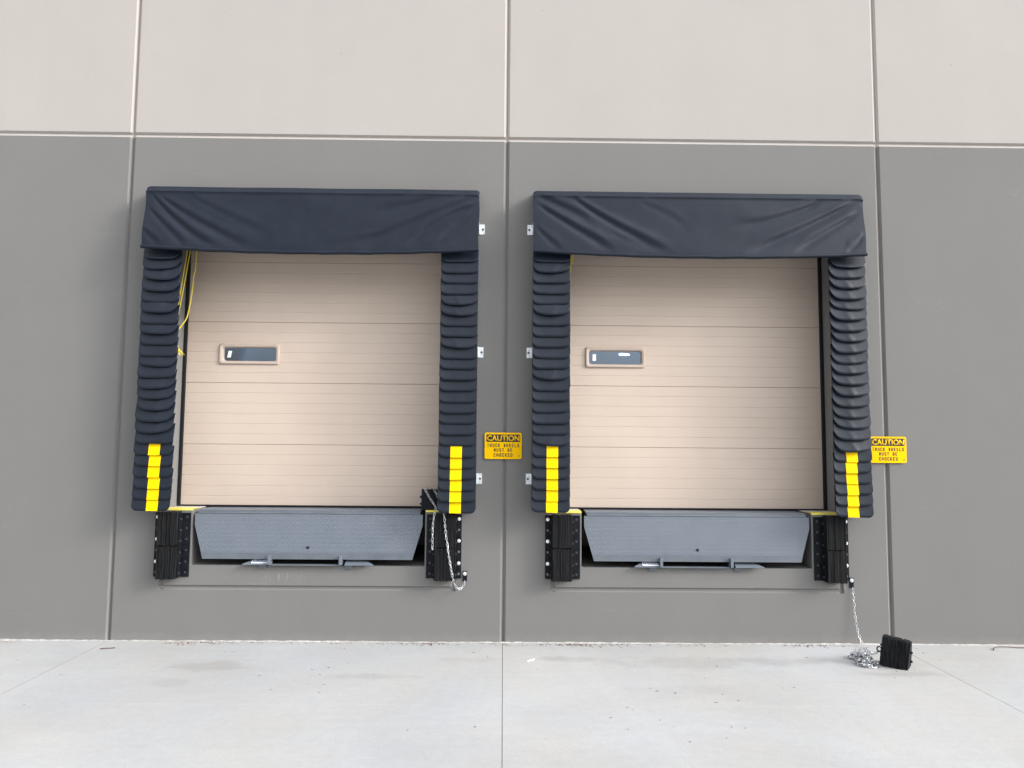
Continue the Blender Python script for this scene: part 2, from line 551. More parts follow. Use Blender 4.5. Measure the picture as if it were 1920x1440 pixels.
GR = [(-0.022, 0), (-0.010, 0.014), (0.008, 0.014), (0.022, 0)]
BANDP = [(0.0, 0), (0.030, 0.022), (0.034, 0.022), (0.050, 0)]
CH, GAP = 0.0185, 0.0085


def relief(bm, xs, zs, depth, hole, y=0.0, reveals=()):
    xs = sorted(set(round(v, 5) for v in xs)); zs = sorted(set(round(v, 5) for v in zs))
    V = {}

    def v(i, j, extra=0):
        key = (i, j, extra)
        if key not in V:
            V[key] = bm.verts.new((xs[i], y + (depth(xs[i], zs[j]) if not extra else extra), zs[j]))
        return V[key]
    cell = lambda i, j: hole((xs[i] + xs[i + 1]) / 2, (zs[j] + zs[j + 1]) / 2) if 0 <= i < len(xs) - 1 and 0 <= j < len(zs) - 1 else -1
    for i in range(len(xs) - 1):
        for j in range(len(zs) - 1):
            if cell(i, j): continue
            bm.faces.new((v(i, j), v(i + 1, j), v(i + 1, j + 1), v(i, j + 1)))
            for di, dj, a, b in ((-1, 0, (i, j + 1), (i, j)), (1, 0, (i + 1, j), (i + 1, j + 1)), (0, -1, (i, j), (i + 1, j)), (0, 1, (i + 1, j + 1), (i, j + 1))):
                h = cell(i + di, j + dj)
                if h:                          # border of a hole or of the panel: a reveal of that depth
                    d = 0.20 if h == -1 else h
                    bm.faces.new((v(*b), v(*a), v(*a, d), v(*b, d)))


def make_panel(x0, x1, dock=None):
    bm = bmesh.new()
    a, b = x0 + GAP, x1 - GAP
    xs = [a, a + CH, b - CH, b]
    zs = [-0.05, BAND, BAND + 0.030, BAND + 0.034, BAND + 0.050, TOP]
    vg, hg = [], []
    if dock is not None:
        D = dock
        xs += [D + s * w for s in (-1, 1) for w in (PIT, DOOR)]
        zs += [SILL, DOCK_H, DOOR_TOP]
        for s in (-1, 1):
            gx = D + s * 1.363
            vg.append((gx, 0.470, 0.75)); xs += [gx + o for o, _ in GR]; xs += [D + s * 1.3860]
        hg.append((0.492, D - 1.385, D + 1.385))
        zs += [0.492 + o for o, _ in GR] + [0.75]
        xs += [D - 1.385, D + 1.385]
        zs += [0.470, 0.4695, 0.7505]
    # a light subdivision keeps quads regular
    xs += [x0 + (x1 - x0) * k / 6 for k in range(1, 6)]
    zs += [k * 0.8 for k in range(1, 11)]

    def depth(x, z):
        d = 0.0
        e = min(x - a, b - x)
        if e < CH: d = max(d, 0.75 * CH * (1 - e / CH))
        d = max(d, profile(z - BAND, BANDP))
        for gx, lo, hi in vg:
            if lo - 1e-6 <= z <= hi + 1e-6: d = max(d, profile(x - gx, GR))
        for gz, lo, hi in hg:
            if lo - 1e-6 <= x <= hi + 1e-6: d = max(d, profile(z - gz, GR))
        return d

    def hole(x, z):
        if dock is None: return 0
        u = abs(x - dock)
        if u < DOOR and DOCK_H < z < DOOR_TOP: return 0.345
        if u < PIT and SILL < z < DOCK_H: return 1.5
        return 0
    relief(bm, xs, zs, depth, hole)
    return obj('wall_panel', bm, M_WALL, wall)


make_panel(-3 * W, -2 * W); make_panel(-2 * W, -W)
make_panel(-W, 0, DOCKS[0]); make_panel(0, W, DOCKS[1])
make_panel(W, 2 * W); make_panel(2 * W, 3 * W)
for i in range(-2, 3):
    bm = bmesh.new()
    n = 40
    prev = None
    for k in range(n + 1):
        z = -0.03 + (TOP + 0.03) * k / n
        row = [bm.verts.new((i * W + u, yy + random.Random(k * 7 + i).uniform(-0.0015, 0.0015), z)) for u, yy in ((-0.0115, 0.0145), (0, 0.0195), (0.0115, 0.0145))]
        if prev:
            for q in range(2): bm.faces.new((prev[q], prev[q + 1], row[q + 1], row[q]))
        prev = row
    obj('joint_sealant', bm, M_SEAL, wall, True)
# bare concrete lip left along the foot of the painted wall
bm = bmesh.new()
rng = random.Random(5)
n = 500
prev = None
for k in range(n + 1):
    x = -3 * W + 6 * W * k / n
    h = 0.009 + rng.uniform(-0.003, 0.004) + 0.002 * math.sin(x * 2.3)
    row = [bm.verts.new((x, -0.016 + rng.uniform(-0.002, 0.002), 0.001)), bm.verts.new((x, -0.010, h * 0.8)), bm.verts.new((x, 0.0, h)), bm.verts.new((x, 0.01, h))]
    if prev:
        for q in range(3): bm.faces.new((prev[q], row[q], row[q + 1], prev[q + 1]))
    prev = row
obj('footing_lip', bm, M_BEAD, wall, True)
# closed inside of the building behind the panels
bm = bmesh.new()
for q in (((-11, 8, 0.65), (11, 8, 0.65), (11, 8, 9.5), (-11, 8, 9.5)), ((-11, 0.2, 9.5), (11, 0.2, 9.5), (11, 8, 9.5), (-11, 8, 9.5)),
          ((-11, 0.2, 0.6), (-11, 8, 0.6), (-11, 8, 9.5), (-11, 0.2, 9.5)), ((11, 0.2, 0.6), (11, 8, 0.6), (11, 8, 9.5), (11, 0.2, 9.5)),
          ((0, 0.2, 0.6), (0, 8, 0.6), (0, 8, 9.5), (0, 0.2, 9.5))):
    bm.faces.new([bm.verts.new(v) for v in q])
obj('interior_wall', bm, M_INT, wall)
bm = bmesh.new()
for D0, D1 in ((-11, DOCKS[0] - PIT), (DOCKS[0] + PIT, DOCKS[1] - PIT), (DOCKS[1] + PIT, 11)):
    box(bm, D0, D1, 0.346, 8, 0.6, DOCK_H - 0.003)
for D in DOCKS:
    box(bm, D - PIT, D + PIT, 1.5, 8, 0.6, DOCK_H - 0.003)
    box(bm, D - PIT - 0.02, D + PIT + 0.02, 0.2, 1.55, 0.56, SILL - 0.002)
obj('interior_floor', bm, M_LEDGE, wall)
# dock floor edge beside each pit: bare concrete with a painted yellow edge
for D in DOCKS:
    for s in (-1, 1):
        bm = bmesh.new()
        xa, xb = sorted((D + s * (PIT + 0.002), D + s * (DOOR - 0.002)))
        box(bm, xa, xb, -0.002, 0.30, DOCK_H + 0.001, DOCK_H + 0.005)
        o = obj('dock_sill', bm, M_LEDGE, wall)
        bm = bmesh.new()
        if s * 1 > 0: box(bm, xa, xb, -0.007, 0.115, DOCK_H - 0.010, DOCK_H + 0.009, 0.002)
        else: box(bm, xa, xb, -0.007, 0.125, DOCK_H - 0.010, DOCK_H + 0.009, 0.002)
        obj('painted_edge', bm, M_YEDGE, o)

# ------------------------------------------------------------------ overhead doors
PITCH = 0.1018
SECT = 6 * PITCH


def make_door(D, label, tube_pos=None):
    t = thing('overhead_door', label, 'door', (D, DOOR_Y, DOCK_H), 'sectional dock doors')
    wx0, wx1, wz0, wz1 = D - 0.992, D - 0.452, 2.649, 2.797
    hw = DOOR + 0.006
    for sct in range(5):
        z0 = DOCK_H + 0.003 + sct * SECT
        z1 = z0 + SECT
        zs, dep = [], []
        prof = {}

        def add(z, d): prof[round(z, 5)] = d; zs.append(z)
        add(z0, 0.008); add(z0 + 0.003, 0.0)
        for k in range(1, 6):
            c = z0 + k * PITCH
            add(c - 0.0035, 0.0); add(c - 0.0008, 0.0025); add(c + 0.0008, 0.0025); add(c + 0.0035, 0.0)
        add(z1 - 0.004, 0.0); add(z1, 0.008)
        xs = [D - hw + 2 * hw * k / 8 for k in range(9)]
        win = wz0 > z0 and wz1 < z1
        if win:
            xs += [wx0, wx1]
            for zz in (wz0, wz1):
                add(zz, 0.0)
        bm = bmesh.new()
        hole = (lambda x, z: 0.045 if (wx0 < x < wx1 and wz0 < z < wz1) else 0) if win else (lambda x, z: 0)
        relief(bm, xs, zs, lambda x, z: prof.get(round(z, 5), 0.0), hole, DOOR_Y)
        obj('door_section', bm, M_DOOR, t)
        if win:
            # rounded moulding ring around the pane
            bm = bmesh.new()
            cx, cz, w, h = (wx0 + wx1) / 2, (wz0 + wz1) / 2, wx1 - wx0, wz1 - wz0
            loops = []
            for ex, r, y in ((0.030, 0.020, 0.000), (0.028, 0.020, -0.012), (0.021, 0.018, -0.019), (0.008, 0.016, -0.019), (-0.002, 0.024, -0.012), (-0.006, 0.028, 0.004), (-0.010, 0.030, 0.034)):
                loops.append([bm.verts.new((x, DOOR_Y + y, z)) for x, z in rrect(cx, cz, w + 2 * ex, h + 2 * ex, r)])
            for A, B in zip(loops, loops[1:]):
                for i in range(len(A)):
                    bm.faces.new((A[i], A[(i + 1) % len(A)], B[(i + 1) % len(A)], B[i]))
            fr = obj('window_frame', bm, M_FRAME, t, True, sharp=40)
            bm = bmesh.new()
            box(bm, wx0 - 0.004, wx1 + 0.004, DOOR_Y + 0.026, DOOR_Y + 0.030, wz0 - 0.004, wz1 + 0.004)
            obj('window_pane', bm, M_GLASS, fr)
            bm = bmesh.new()
            sx, sz, lean = wx0 + 0.062, cz + 0.002, (0.006 if D < 0 else 0.0)
            prism_y(bm, [(sx - 0.016 - lean, sz - 0.033), (sx + 0.018 - lean, sz - 0.033), (sx + 0.018 + lean, sz + 0.033), (sx - 0.016 + lean, sz + 0.033)], DOOR_Y + 0.0215, DOOR_Y + 0.0245)
            obj('sticker', bm, M_WHITE, fr)
    for s in (-1, 1):
        bm = bmesh.new()
        xa, xb = sorted((D + s * (DOOR - 0.033), D + s * (DOOR - 0.002)))
        box(bm, xa, xb, DOOR_Y - 0.028, DOOR_Y - 0.002, DOCK_H + 0.006, DOOR_TOP - 0.01, 0.004)
        obj('weatherstrip', bm, M_BLK, t)
    bm = bmesh.new()
    box(bm, D - DOOR + 0.034, D + DOOR - 0.034, DOOR_Y - 0.014, DOOR_Y + 0.02, DOCK_H + 0.006, DOCK_H + 0.020, 0.006)
    obj('bottom_seal', bm, M_BLK, t)
    return t


make_door(DOCKS[0], 'tan ribbed overhead door at left dock, with rubber wheel chock at its bottom corner', None)
make_door(DOCKS[1], 'tan ribbed overhead door at right dock, its window catching a bright strip of light')
# fluorescent strip light burning inside the right-hand bay, seen through the door window
lt = thing('strip_light', 'lit white fluorescent strip seen through the window of the right door', 'lamp', (2.22, 6.5, 3.5))
bm = bmesh.new(); box(bm, 2.12, 2.30, 6.47, 6.53, 3.525, 3.545, 0.004)
obj('lamp_housing', bm, M_STEELG2, lt)
bm = bmesh.new(); cyl(bm, (2.12, 6.5, 3.505), (1, 0, 0), 0.009, 0.18)
obj('lamp_tube', bm, M_TUBE, lt)

# ------------------------------------------------------------------ dock levelers


def make_leveler(D, label):
    t = thing('dock_leveler', label, 'dock leveler', (D, 0.0, SILL), 'dock levelers under the doors')
    bm = bmesh.new()
    box(bm, D - 1.045, D + 1.045, 0.028, 1.49, DOCK_H - 0.016, DOCK_H - 0.001, 0.002)
    obj('deck_plate', bm, M_STEELG, t)
    bm = bmesh.new()
    box(bm, D - 1.045, D + 1.045, -0.002, 0.026, DOCK_H - 0.036, DOCK_H - 0.010, 0.004)
    cyl(bm, (D - 1.04, -0.001, DOCK_H - 0.029), (1, 0, 0), 0.010, 2.08, 12)
    obj('hinge', bm, M_STEELG2, t, True)
    # lip: clipped trapezoid, hangs a little forward at the bottom
    zt, zc, zb = 1.176, 1.075, 0.760
    yz = lambda z: -0.006 - 0.022 * (zt - z) / (zt - zb)
    band = 0.818
    hw = lambda z: 1.068 if z > zc else 1.068 - (1.068 - 0.978) * (zc - z) / (zc - zb)
    bm = bmesh.new()
    lv = [zt, zc, 0.95, band]
    fr = [[bm.verts.new((D + s * hw(z), yz(z), z)) for s in (-1, 1)] for z in lv]
    bk = [[bm.verts.new((D + s * hw(z), yz(z) + 0.016, z)) for s in (-1, 1)] for z in lv]
    for i in range(3):
        bm.faces.new((fr[i + 1][0], fr[i + 1][1], fr[i][1], fr[i][0]))
        bm.faces.new((bk[i][0], bk[i][1], bk[i + 1][1], bk[i + 1][0]))
        bm.faces.new((fr[i][0], bk[i][0], bk[i + 1][0], fr[i + 1][0]))
        bm.faces.new((fr[i + 1][1], bk[i + 1][1], bk[i][1], fr[i][1]))
    bm.faces.new((fr[0][0], fr[0][1], bk[0][1], bk[0][0]))
    bm.faces.new((fr[3][1], fr[3][0], bk[3][0], bk[3][1]))
    # tread-plate lugs
    pit, row = 0.0262, 0
    lug = random.Random(31)
    z = zt - 0.018
    while z > band + 0.010:
        x = -1.05 + (pit / 2 if row % 2 else 0)
        while x < 1.05:
            if abs(x) < hw(z) - 0.016:
                a = (rad(-38) if row % 2 else rad(38)) + lug.uniform(-0.12, 0.12)
                ox, oz = lug.uniform(-0.0022, 0.0022), lug.uniform(-0.0022, 0.0022)
                ca, sa = math.cos(a), math.sin(a)
                L, wd, h = 0.0150, 0.0045, 0.0017
                P = [(-L, 0, 0), (0, wd, 0), (L, 0, 0), (0, -wd, 0), (-L * 0.45, 0, h), (L * 0.45, 0, h)]
                vs = []
                for px, pz, ph in P:
                    qx, qz = x + ox + px * ca - pz * sa, z + oz + px * sa + pz * ca
                    vs.append(bm.verts.new((D + qx, yz(qz) - 0.0002 - ph, qz)))
                for q in ((0, 3, 4), (3, 5, 4), (3, 2, 5), (2, 1, 5), (1, 4, 5), (1, 0, 4)):
                    bm.faces.new([vs[i] for i in q])
            x += pit
        z -= pit * 0.78
        row += 1
    lip = obj('lip_plate', bm, M_STEELG, t)
    bm = bmesh.new()
    A = [(hw(band), yz(band) - 0.003, band), (hw(zb), yz(zb) - 0.004, zb)]
    vs = []
    for w_, y_, z_ in A:
        for yy in (y_, y_ + 0.022):
            for s in (-1, 1):
                vs.append(bm.verts.new((D + s * w_, yy, z_)))
    for q in ((4, 5, 1, 0), (2, 3, 7, 6), (0, 1, 3, 2), (6, 7, 5, 4), (0, 2, 6, 4), (5, 7, 3, 1)):
        bm.faces.new([vs[i] for i in q])
    obj('lip_edge', bm, M_STEELG2, lip)
    bm = bmesh.new()
    cyl(bm, (D, yz(0.868) - 0.0045, 0.868), (0, 1, 0), 0.0135, 0.004, 20)
    obj('latch_hole_shade', bm, M_BLK, lip)  # no opening cut: a solid black disc stands for the shade inside the hole
    # lip keeper: two sloped wing plates, upright stops and a cross angle
    kp = thing('lip_keeper', None, None); kp.parent = t; kp.location = (0, 0, 0)
    for s, x0, x1 in ((-1, -0.600, -0.335), (1, 0.352, 0.622)):
        bm = bmesh.new()
        xo, xi = (x0, x1) if s < 0 else (x1, x0)
        f = [(xo, -0.050, 0.716), (xi, -0.050, 0.716), (xi, 0.060, 0.768), (xo - s * 0.13, 0.060, 0.768)]
        tp = [bm.verts.new((D + a, b, c)) for a, b, c in f]
        bt = [bm.verts.new((D + a, b, c - 0.008)) for a, b, c in f]
        if s > 0: tp, bt = tp[::-1], bt[::-1]
        bm.faces.new(tp); bm.faces.new(bt[::-1])
        for i in range(4): bm.faces.new((tp[i], bt[i], bt[(i + 1) % 4], tp[(i + 1) % 4]))
        obj('wing_plate', bm, M_STEELG, kp)
    for x in (-0.350, 0.312):
        bm = bmesh.new(); box(bm, D + x - 0.012, D + x + 0.014, -0.068, 0.02, 0.712, 0.797, 0.003)
        obj('upright_stop', bm, M_STEELG, kp)
    bm = bmesh.new()
    box(bm, D - 0.335, D + 0.30, -0.046, -0.010, 0.703, 0.715, 0.002)
    obj('cross_angle', bm, M_STEELG2, kp)
    for x in (-0.420, 0.385):
        bm = bmesh.new(); box(bm, D + x - 0.038, D + x + 0.038, -0.020, -0.001, 0.672, 0.7065, 0.002)
        obj('foot_tab', bm, M_STEELG2, kp)
    # maker's nameplate on the left wing
    npz = lambda z: -0.050 + (z - 0.716) / 0.052 * 0.110
    def plate(x0, x1, z0, z1, lift):
        b_ = bmesh.new()
        vs = [b_.verts.new((D + x, npz(z) - lift, z + lift)) for x, z in ((x0, z0), (x1, z0), (x1, z1), (x0, z1))]
        b_.faces.new(vs)
        lo = [b_.verts.new(v.co + Vector((0, lift * 0.8, -lift * 0.8))) for v in vs]
        for i in range(4): b_.faces.new((vs[i], lo[i], lo[(i + 1) % 4], vs[(i + 1) % 4]))
        return b_
    obj('nameplate', plate(-0.520, -0.368, 0.7215, 0.7630, 0.0022), M_WHITE, kp)
    obj('nameplate_field', plate(-0.510, -0.370, 0.7290, 0.7610, 0.0032), M_BLUE, kp)
    tb = text_mesh('McGUIRE', D - 0.504, D - 0.374, 0.7320, 0.7580, 0.0, 0.012)
    for v in tb.verts:
        e = v.co.y
        v.co = Vector((v.co.x, npz(v.co.z) - 0.0034 + e, v.co.z + 0.0034 - e * 0.5))
    obj('nameplate_lettering', tb, M_WHITE, kp)
    return t


make_leveler(DOCKS[0], 'grey tread-plate dock leveler with hanging lip below the left door')
make_leveler(DOCKS[1], 'grey tread-plate dock leveler with hanging lip below the right door')

# ------------------------------------------------------------------ dock bumpers


def make_bumper(D, s, label, seed):
    """s = -1 left, +1 right of the dock centre line"""
    rng = random.Random(seed)
    X = lambda o: D + s * o
    t = thing('dock_bumper', label, 'dock bumper', (X(1.27), 0, 0.585), 'laminated rubber dock bumpers')
    zb, zt = 0.590, 1.182
    r0, r1 = 1.192, 1.374

    def bx(bm, o0, o1, y0, y1, z0, z1, bev=0.0):
        a, b = sorted((X(o0), X(o1)))
        box(bm, a, b, y0, y1, z0, z1, bev)
    for o0, o1, leg in ((1.107, r0 - 0.002, r0 - 0.010), (r1 + 0.002, 1.436, r1 + 0.002)):
        bm = bmesh.new()
        bx(bm, o0, o1, -0.012, -0.001, zb, zt, 0.002)
        bx(bm, leg, leg + 0.008, -0.085, -0.0125, zb, zt, 0.002)
        inner = o0 < 1.15
        ang = obj('angle_bracket', bm, M_STEELB, t)
        oc = (1.140 if inner else 1.413)
        if not inner:
            for k, z in enumerate((1.142, 0.938, 0.731)):
                bm = bmesh.new()
                cyl(bm, (X(oc), -0.0125, z), (0, -1, 0), 0.0165, 0.004, 20)
                cyl(bm, (X(oc), -0.0167, z), (0, -1, 0), 0.0125, 0.008, 6, 0.011)
                cyl(bm, (X(oc), -0.0249, z), (0, -1, 0), 0.006, 0.008, 10, 0.005)
                obj('anchor_bolt', bm, M_ZINC, ang, True, sharp=30)
        for z in ((1.040, 0.836, 0.632) if not inner else (1.142, 1.040, 0.938, 0.836, 0.731, 0.632)):
            bm = bmesh.new()
            q = 0.0095
            bx(bm, oc - q, oc + q, -0.0128, -0.0122, z - q, z + q)
            obj('square_hole', bm, M_NUT if inner else M_HOLE, ang)
        for z in (1.125, 1.025, 0.925, 0.82, 0.72, 0.628):
            bm = bmesh.new()
            xx = leg + 0.0085 if not inner else leg - 0.0005
            cyl(bm, (X(xx), -0.052, z), (s if not inner else -s, 0, 0), 0.011, 0.009, 6, 0.010)
            obj('tie_rod_nut', bm, M_NUT, ang)
    for z0, z1 in ((0.582, 0.880), (0.886, 1.194)):
        bm = bmesh.new()
        n = 12
        w = (r1 - r0) / n
        for k in range(n):
            yj = rng.uniform(-0.003, 0.004)
            tp = rng.uniform(-0.004, 0.003)
            bx(bm, r0 + k * w + 0.0006, r0 + (k + 1) * w - 0.0006, -0.112 + yj, -0.0135, z0 + rng.uniform(-0.003, 0.004), z1 + tp, 0.003)
        obj('rubber_stack', bm, M_RUB, t)
    return t


make_bumper(DOCKS[0], -1, 'black laminated rubber bumper beneath the far left seal pad', 11)
make_bumper(DOCKS[0], 1, 'black laminated rubber bumper with a chain hanging over it', 12)
make_bumper(DOCKS[1], -1, 'black laminated rubber bumper just right of the middle wall joint', 13)
make_bumper(DOCKS[1], 1, 'black laminated rubber bumper above the chock on the ground', 14)

# ------------------------------------------------------------------ dock seals
CX = {}


def make_pad(D, s, label, seed, curl, jit, mid=1.3965, half=0.1765, drop=0.0):
    rng = random.Random(seed)
    t = thing('dock_seal_pad', label, 'dock seal', (D + s * 1.40, 0, 1.23), 'vertical black dock seal pads')
    X = lambda o: D + s * o
    bm = bmesh.new()
    pr = [(1.318, -0.002), (1.568, -0.002), (1.568, -0.175), (1.252, -0.175)]
    lo = [bm.verts.new((X(o), y, 1.232)) for o, y in pr]; hi = [bm.verts.new((X(o), y, 3.665)) for o, y in pr]
    bm.faces.new(lo); bm.faces.new(hi[::-1])
    for i in range(4): bm.faces.new((lo[i], hi[i], hi[(i + 1) % 4], lo[(i + 1) % 4]))
    bmesh.ops.recalc_face_normals(bm, faces=list(bm.faces))
    bmesh.ops.bevel(bm, geom=list(bm.edges), offset=0.01, segments=2, affect='EDGES')
    obj('pad_body', bm, M_VINYL, t, True)
    N = 24
    pitch = 0.1017
    for k in range(N):
        zb = 1.213 - drop + k * pitch - (0.014 if (drop > 0 and k == 6) else 0)
        L = 0.190 if k < N - 1 else 0.125
        hw = half + rng.uniform(-0.0015, 0.0015)
        cx = mid + rng.uniform(-jit, jit)
        smile = 0.0 if k < 6 else (rng.uniform(0.026, 0.044) if rng.random() < curl else rng.uniform(0.001, 0.006))
        skew = rng.uniform(-0.30, 0.30)
        sag = rng.uniform(-0.003, 0.003)
        bul = smile * 0.45 + 0.001
        tilt = 0.029 + rng.uniform(-0.005, 0.006)
        curl_in, curl_out = (0.85, 0.55) if jit > 0.003 else (1.0, 1.0)
        zj = rng.uniform(-0.004, 0.004) if k >= 6 else rng.uniform(-0.0015, 0.0015)
        rr_o = 0.054
        rr_i = 0.078 if (jit > 0.003 and smile > 0.01) else (0.056 if k >= 6 else 0.054)

        def P(u, v, lift=0.0):
            uu = abs(u)
            ln = L
            rr = rr_i if u < 0 else rr_o
            aa = 1 - rr / 0.1765
            if uu > aa:
                q = min(1, (uu - aa) / (1 - aa))
                ln -= rr * (1 - math.sqrt(max(0, 1 - q * q)))
            ln -= smile * abs(u + skew * (1 - u * u)) ** 2.3 * (curl_in if u < 0 else curl_out)  # lower edge lifts towards the curled corner
            ln += sag * u
            z = zb + L + zj - v * ln
            tt = v * ln / L
            y = -0.180 - tilt * tt - bul * (1 - u * u) * tt - (0.010 if k < 6 else 0.013) * uu ** 3 * tt - lift
            # a soft crease where the flap is bent about its middle
            y -= 0.0028 * smile / 0.02 * math.exp(-((u - 0.5 * skew + 0.45 - 0.5 * tt) / 0.12) ** 2) * tt
            if u < -0.3: y -= 0.003 * smile / 0.02 * ((-u - 0.3) / 0.7) ** 2 * tt
            return Vector((X(cx + u * hw * s * s), y, z))
        us = [-1, -0.985, -0.95, -0.9, -0.85, -0.8, -0.72] + [-0.6 + 0.1 * i for i in range(13)] + [0.72, 0.8, 0.85, 0.9, 0.95, 0.985, 1]
        if s < 0: us = us[::-1]
        vs = [i / 8 for i in range(9)]
        bm = bmesh.new()
        gr = [[bm.verts.new(P(u, v)) for u in us] for v in vs]
        for i in range(len(vs) - 1):
            for j in range(len(us) - 1):
                bm.faces.new((gr[i + 1][j], gr[i + 1][j + 1], gr[i][j + 1], gr[i][j]))
        fl = obj('flap', bm, M_VINYL, t, True, solid=0.0045, sharp=60)
        if k < 6:
            off = -0.115
            lean = -0.018 * (1 - k / 6) if abs(D + s * 1.4) > 2 else 0.0
            bm = bmesh.new()
            u0, u1 = -0.365, 0.235
            us2 = [u0 + (u1 - u0) * i / 6 for i in range(7)]
            if s < 0: us2 = us2[::-1]
            gr = [[bm.verts.new(P(u, v, 0.0016)) for u in us2] for v in [0.30 + 0.7 * i / 6 for i in range(7)]]
            for i in range(6):
                for j in range(6):
                    bm.faces.new((gr[i + 1][j], gr[i + 1][j + 1], gr[i][j + 1], gr[i][j]))
            obj('yellow_stripe', bm, M_TAPE, fl, True)
    for z in (3.930, 2.725, 1.520):
        bm = bmesh.new()
        a, b = sorted((X(1.555), X(1.622)))
        box(bm, a, b, -0.0055, -0.001, z - 0.050, z + 0.050, 0.001)
        a, b = sorted((X(1.569), X(1.574)))
        box(bm, a, b, -0.06, -0.006, z - 0.050, z + 0.050, 0.001)
        br = obj('mounting_bracket', bm, M_GALV, t)
        bm = bmesh.new()
        cyl(bm, (X(1.604), -0.0056, z), (0, -1, 0), 0.0105, 0.003, 12)
        cyl(bm, (X(1.604), -0.0086, z), (0, -1, 0), 0.0075, 0.008, 6)
        obj('bracket_bolt', bm, M_BOLT, br)
    return t


make_pad(DOCKS[0], -1, 'black flapped seal pad farthest left, beside the hanging yellow rope', 21, 0.75, 0.005)
make_pad(DOCKS[0], 1, 'black flapped seal pad left of the middle wall joint, over the chained bumper', 22, 0.36, 0.002)
make_pad(DOCKS[1], -1, 'black flapped seal pad right of the middle wall joint', 23, 0.24, 0.002, drop=-0.012)
make_pad(DOCKS[1], 1, 'black flapped seal pad farthest right, partly overlapping a caution sign', 24, 0.92, 0.005, mid=1.412, half=0.175, drop=0.014)


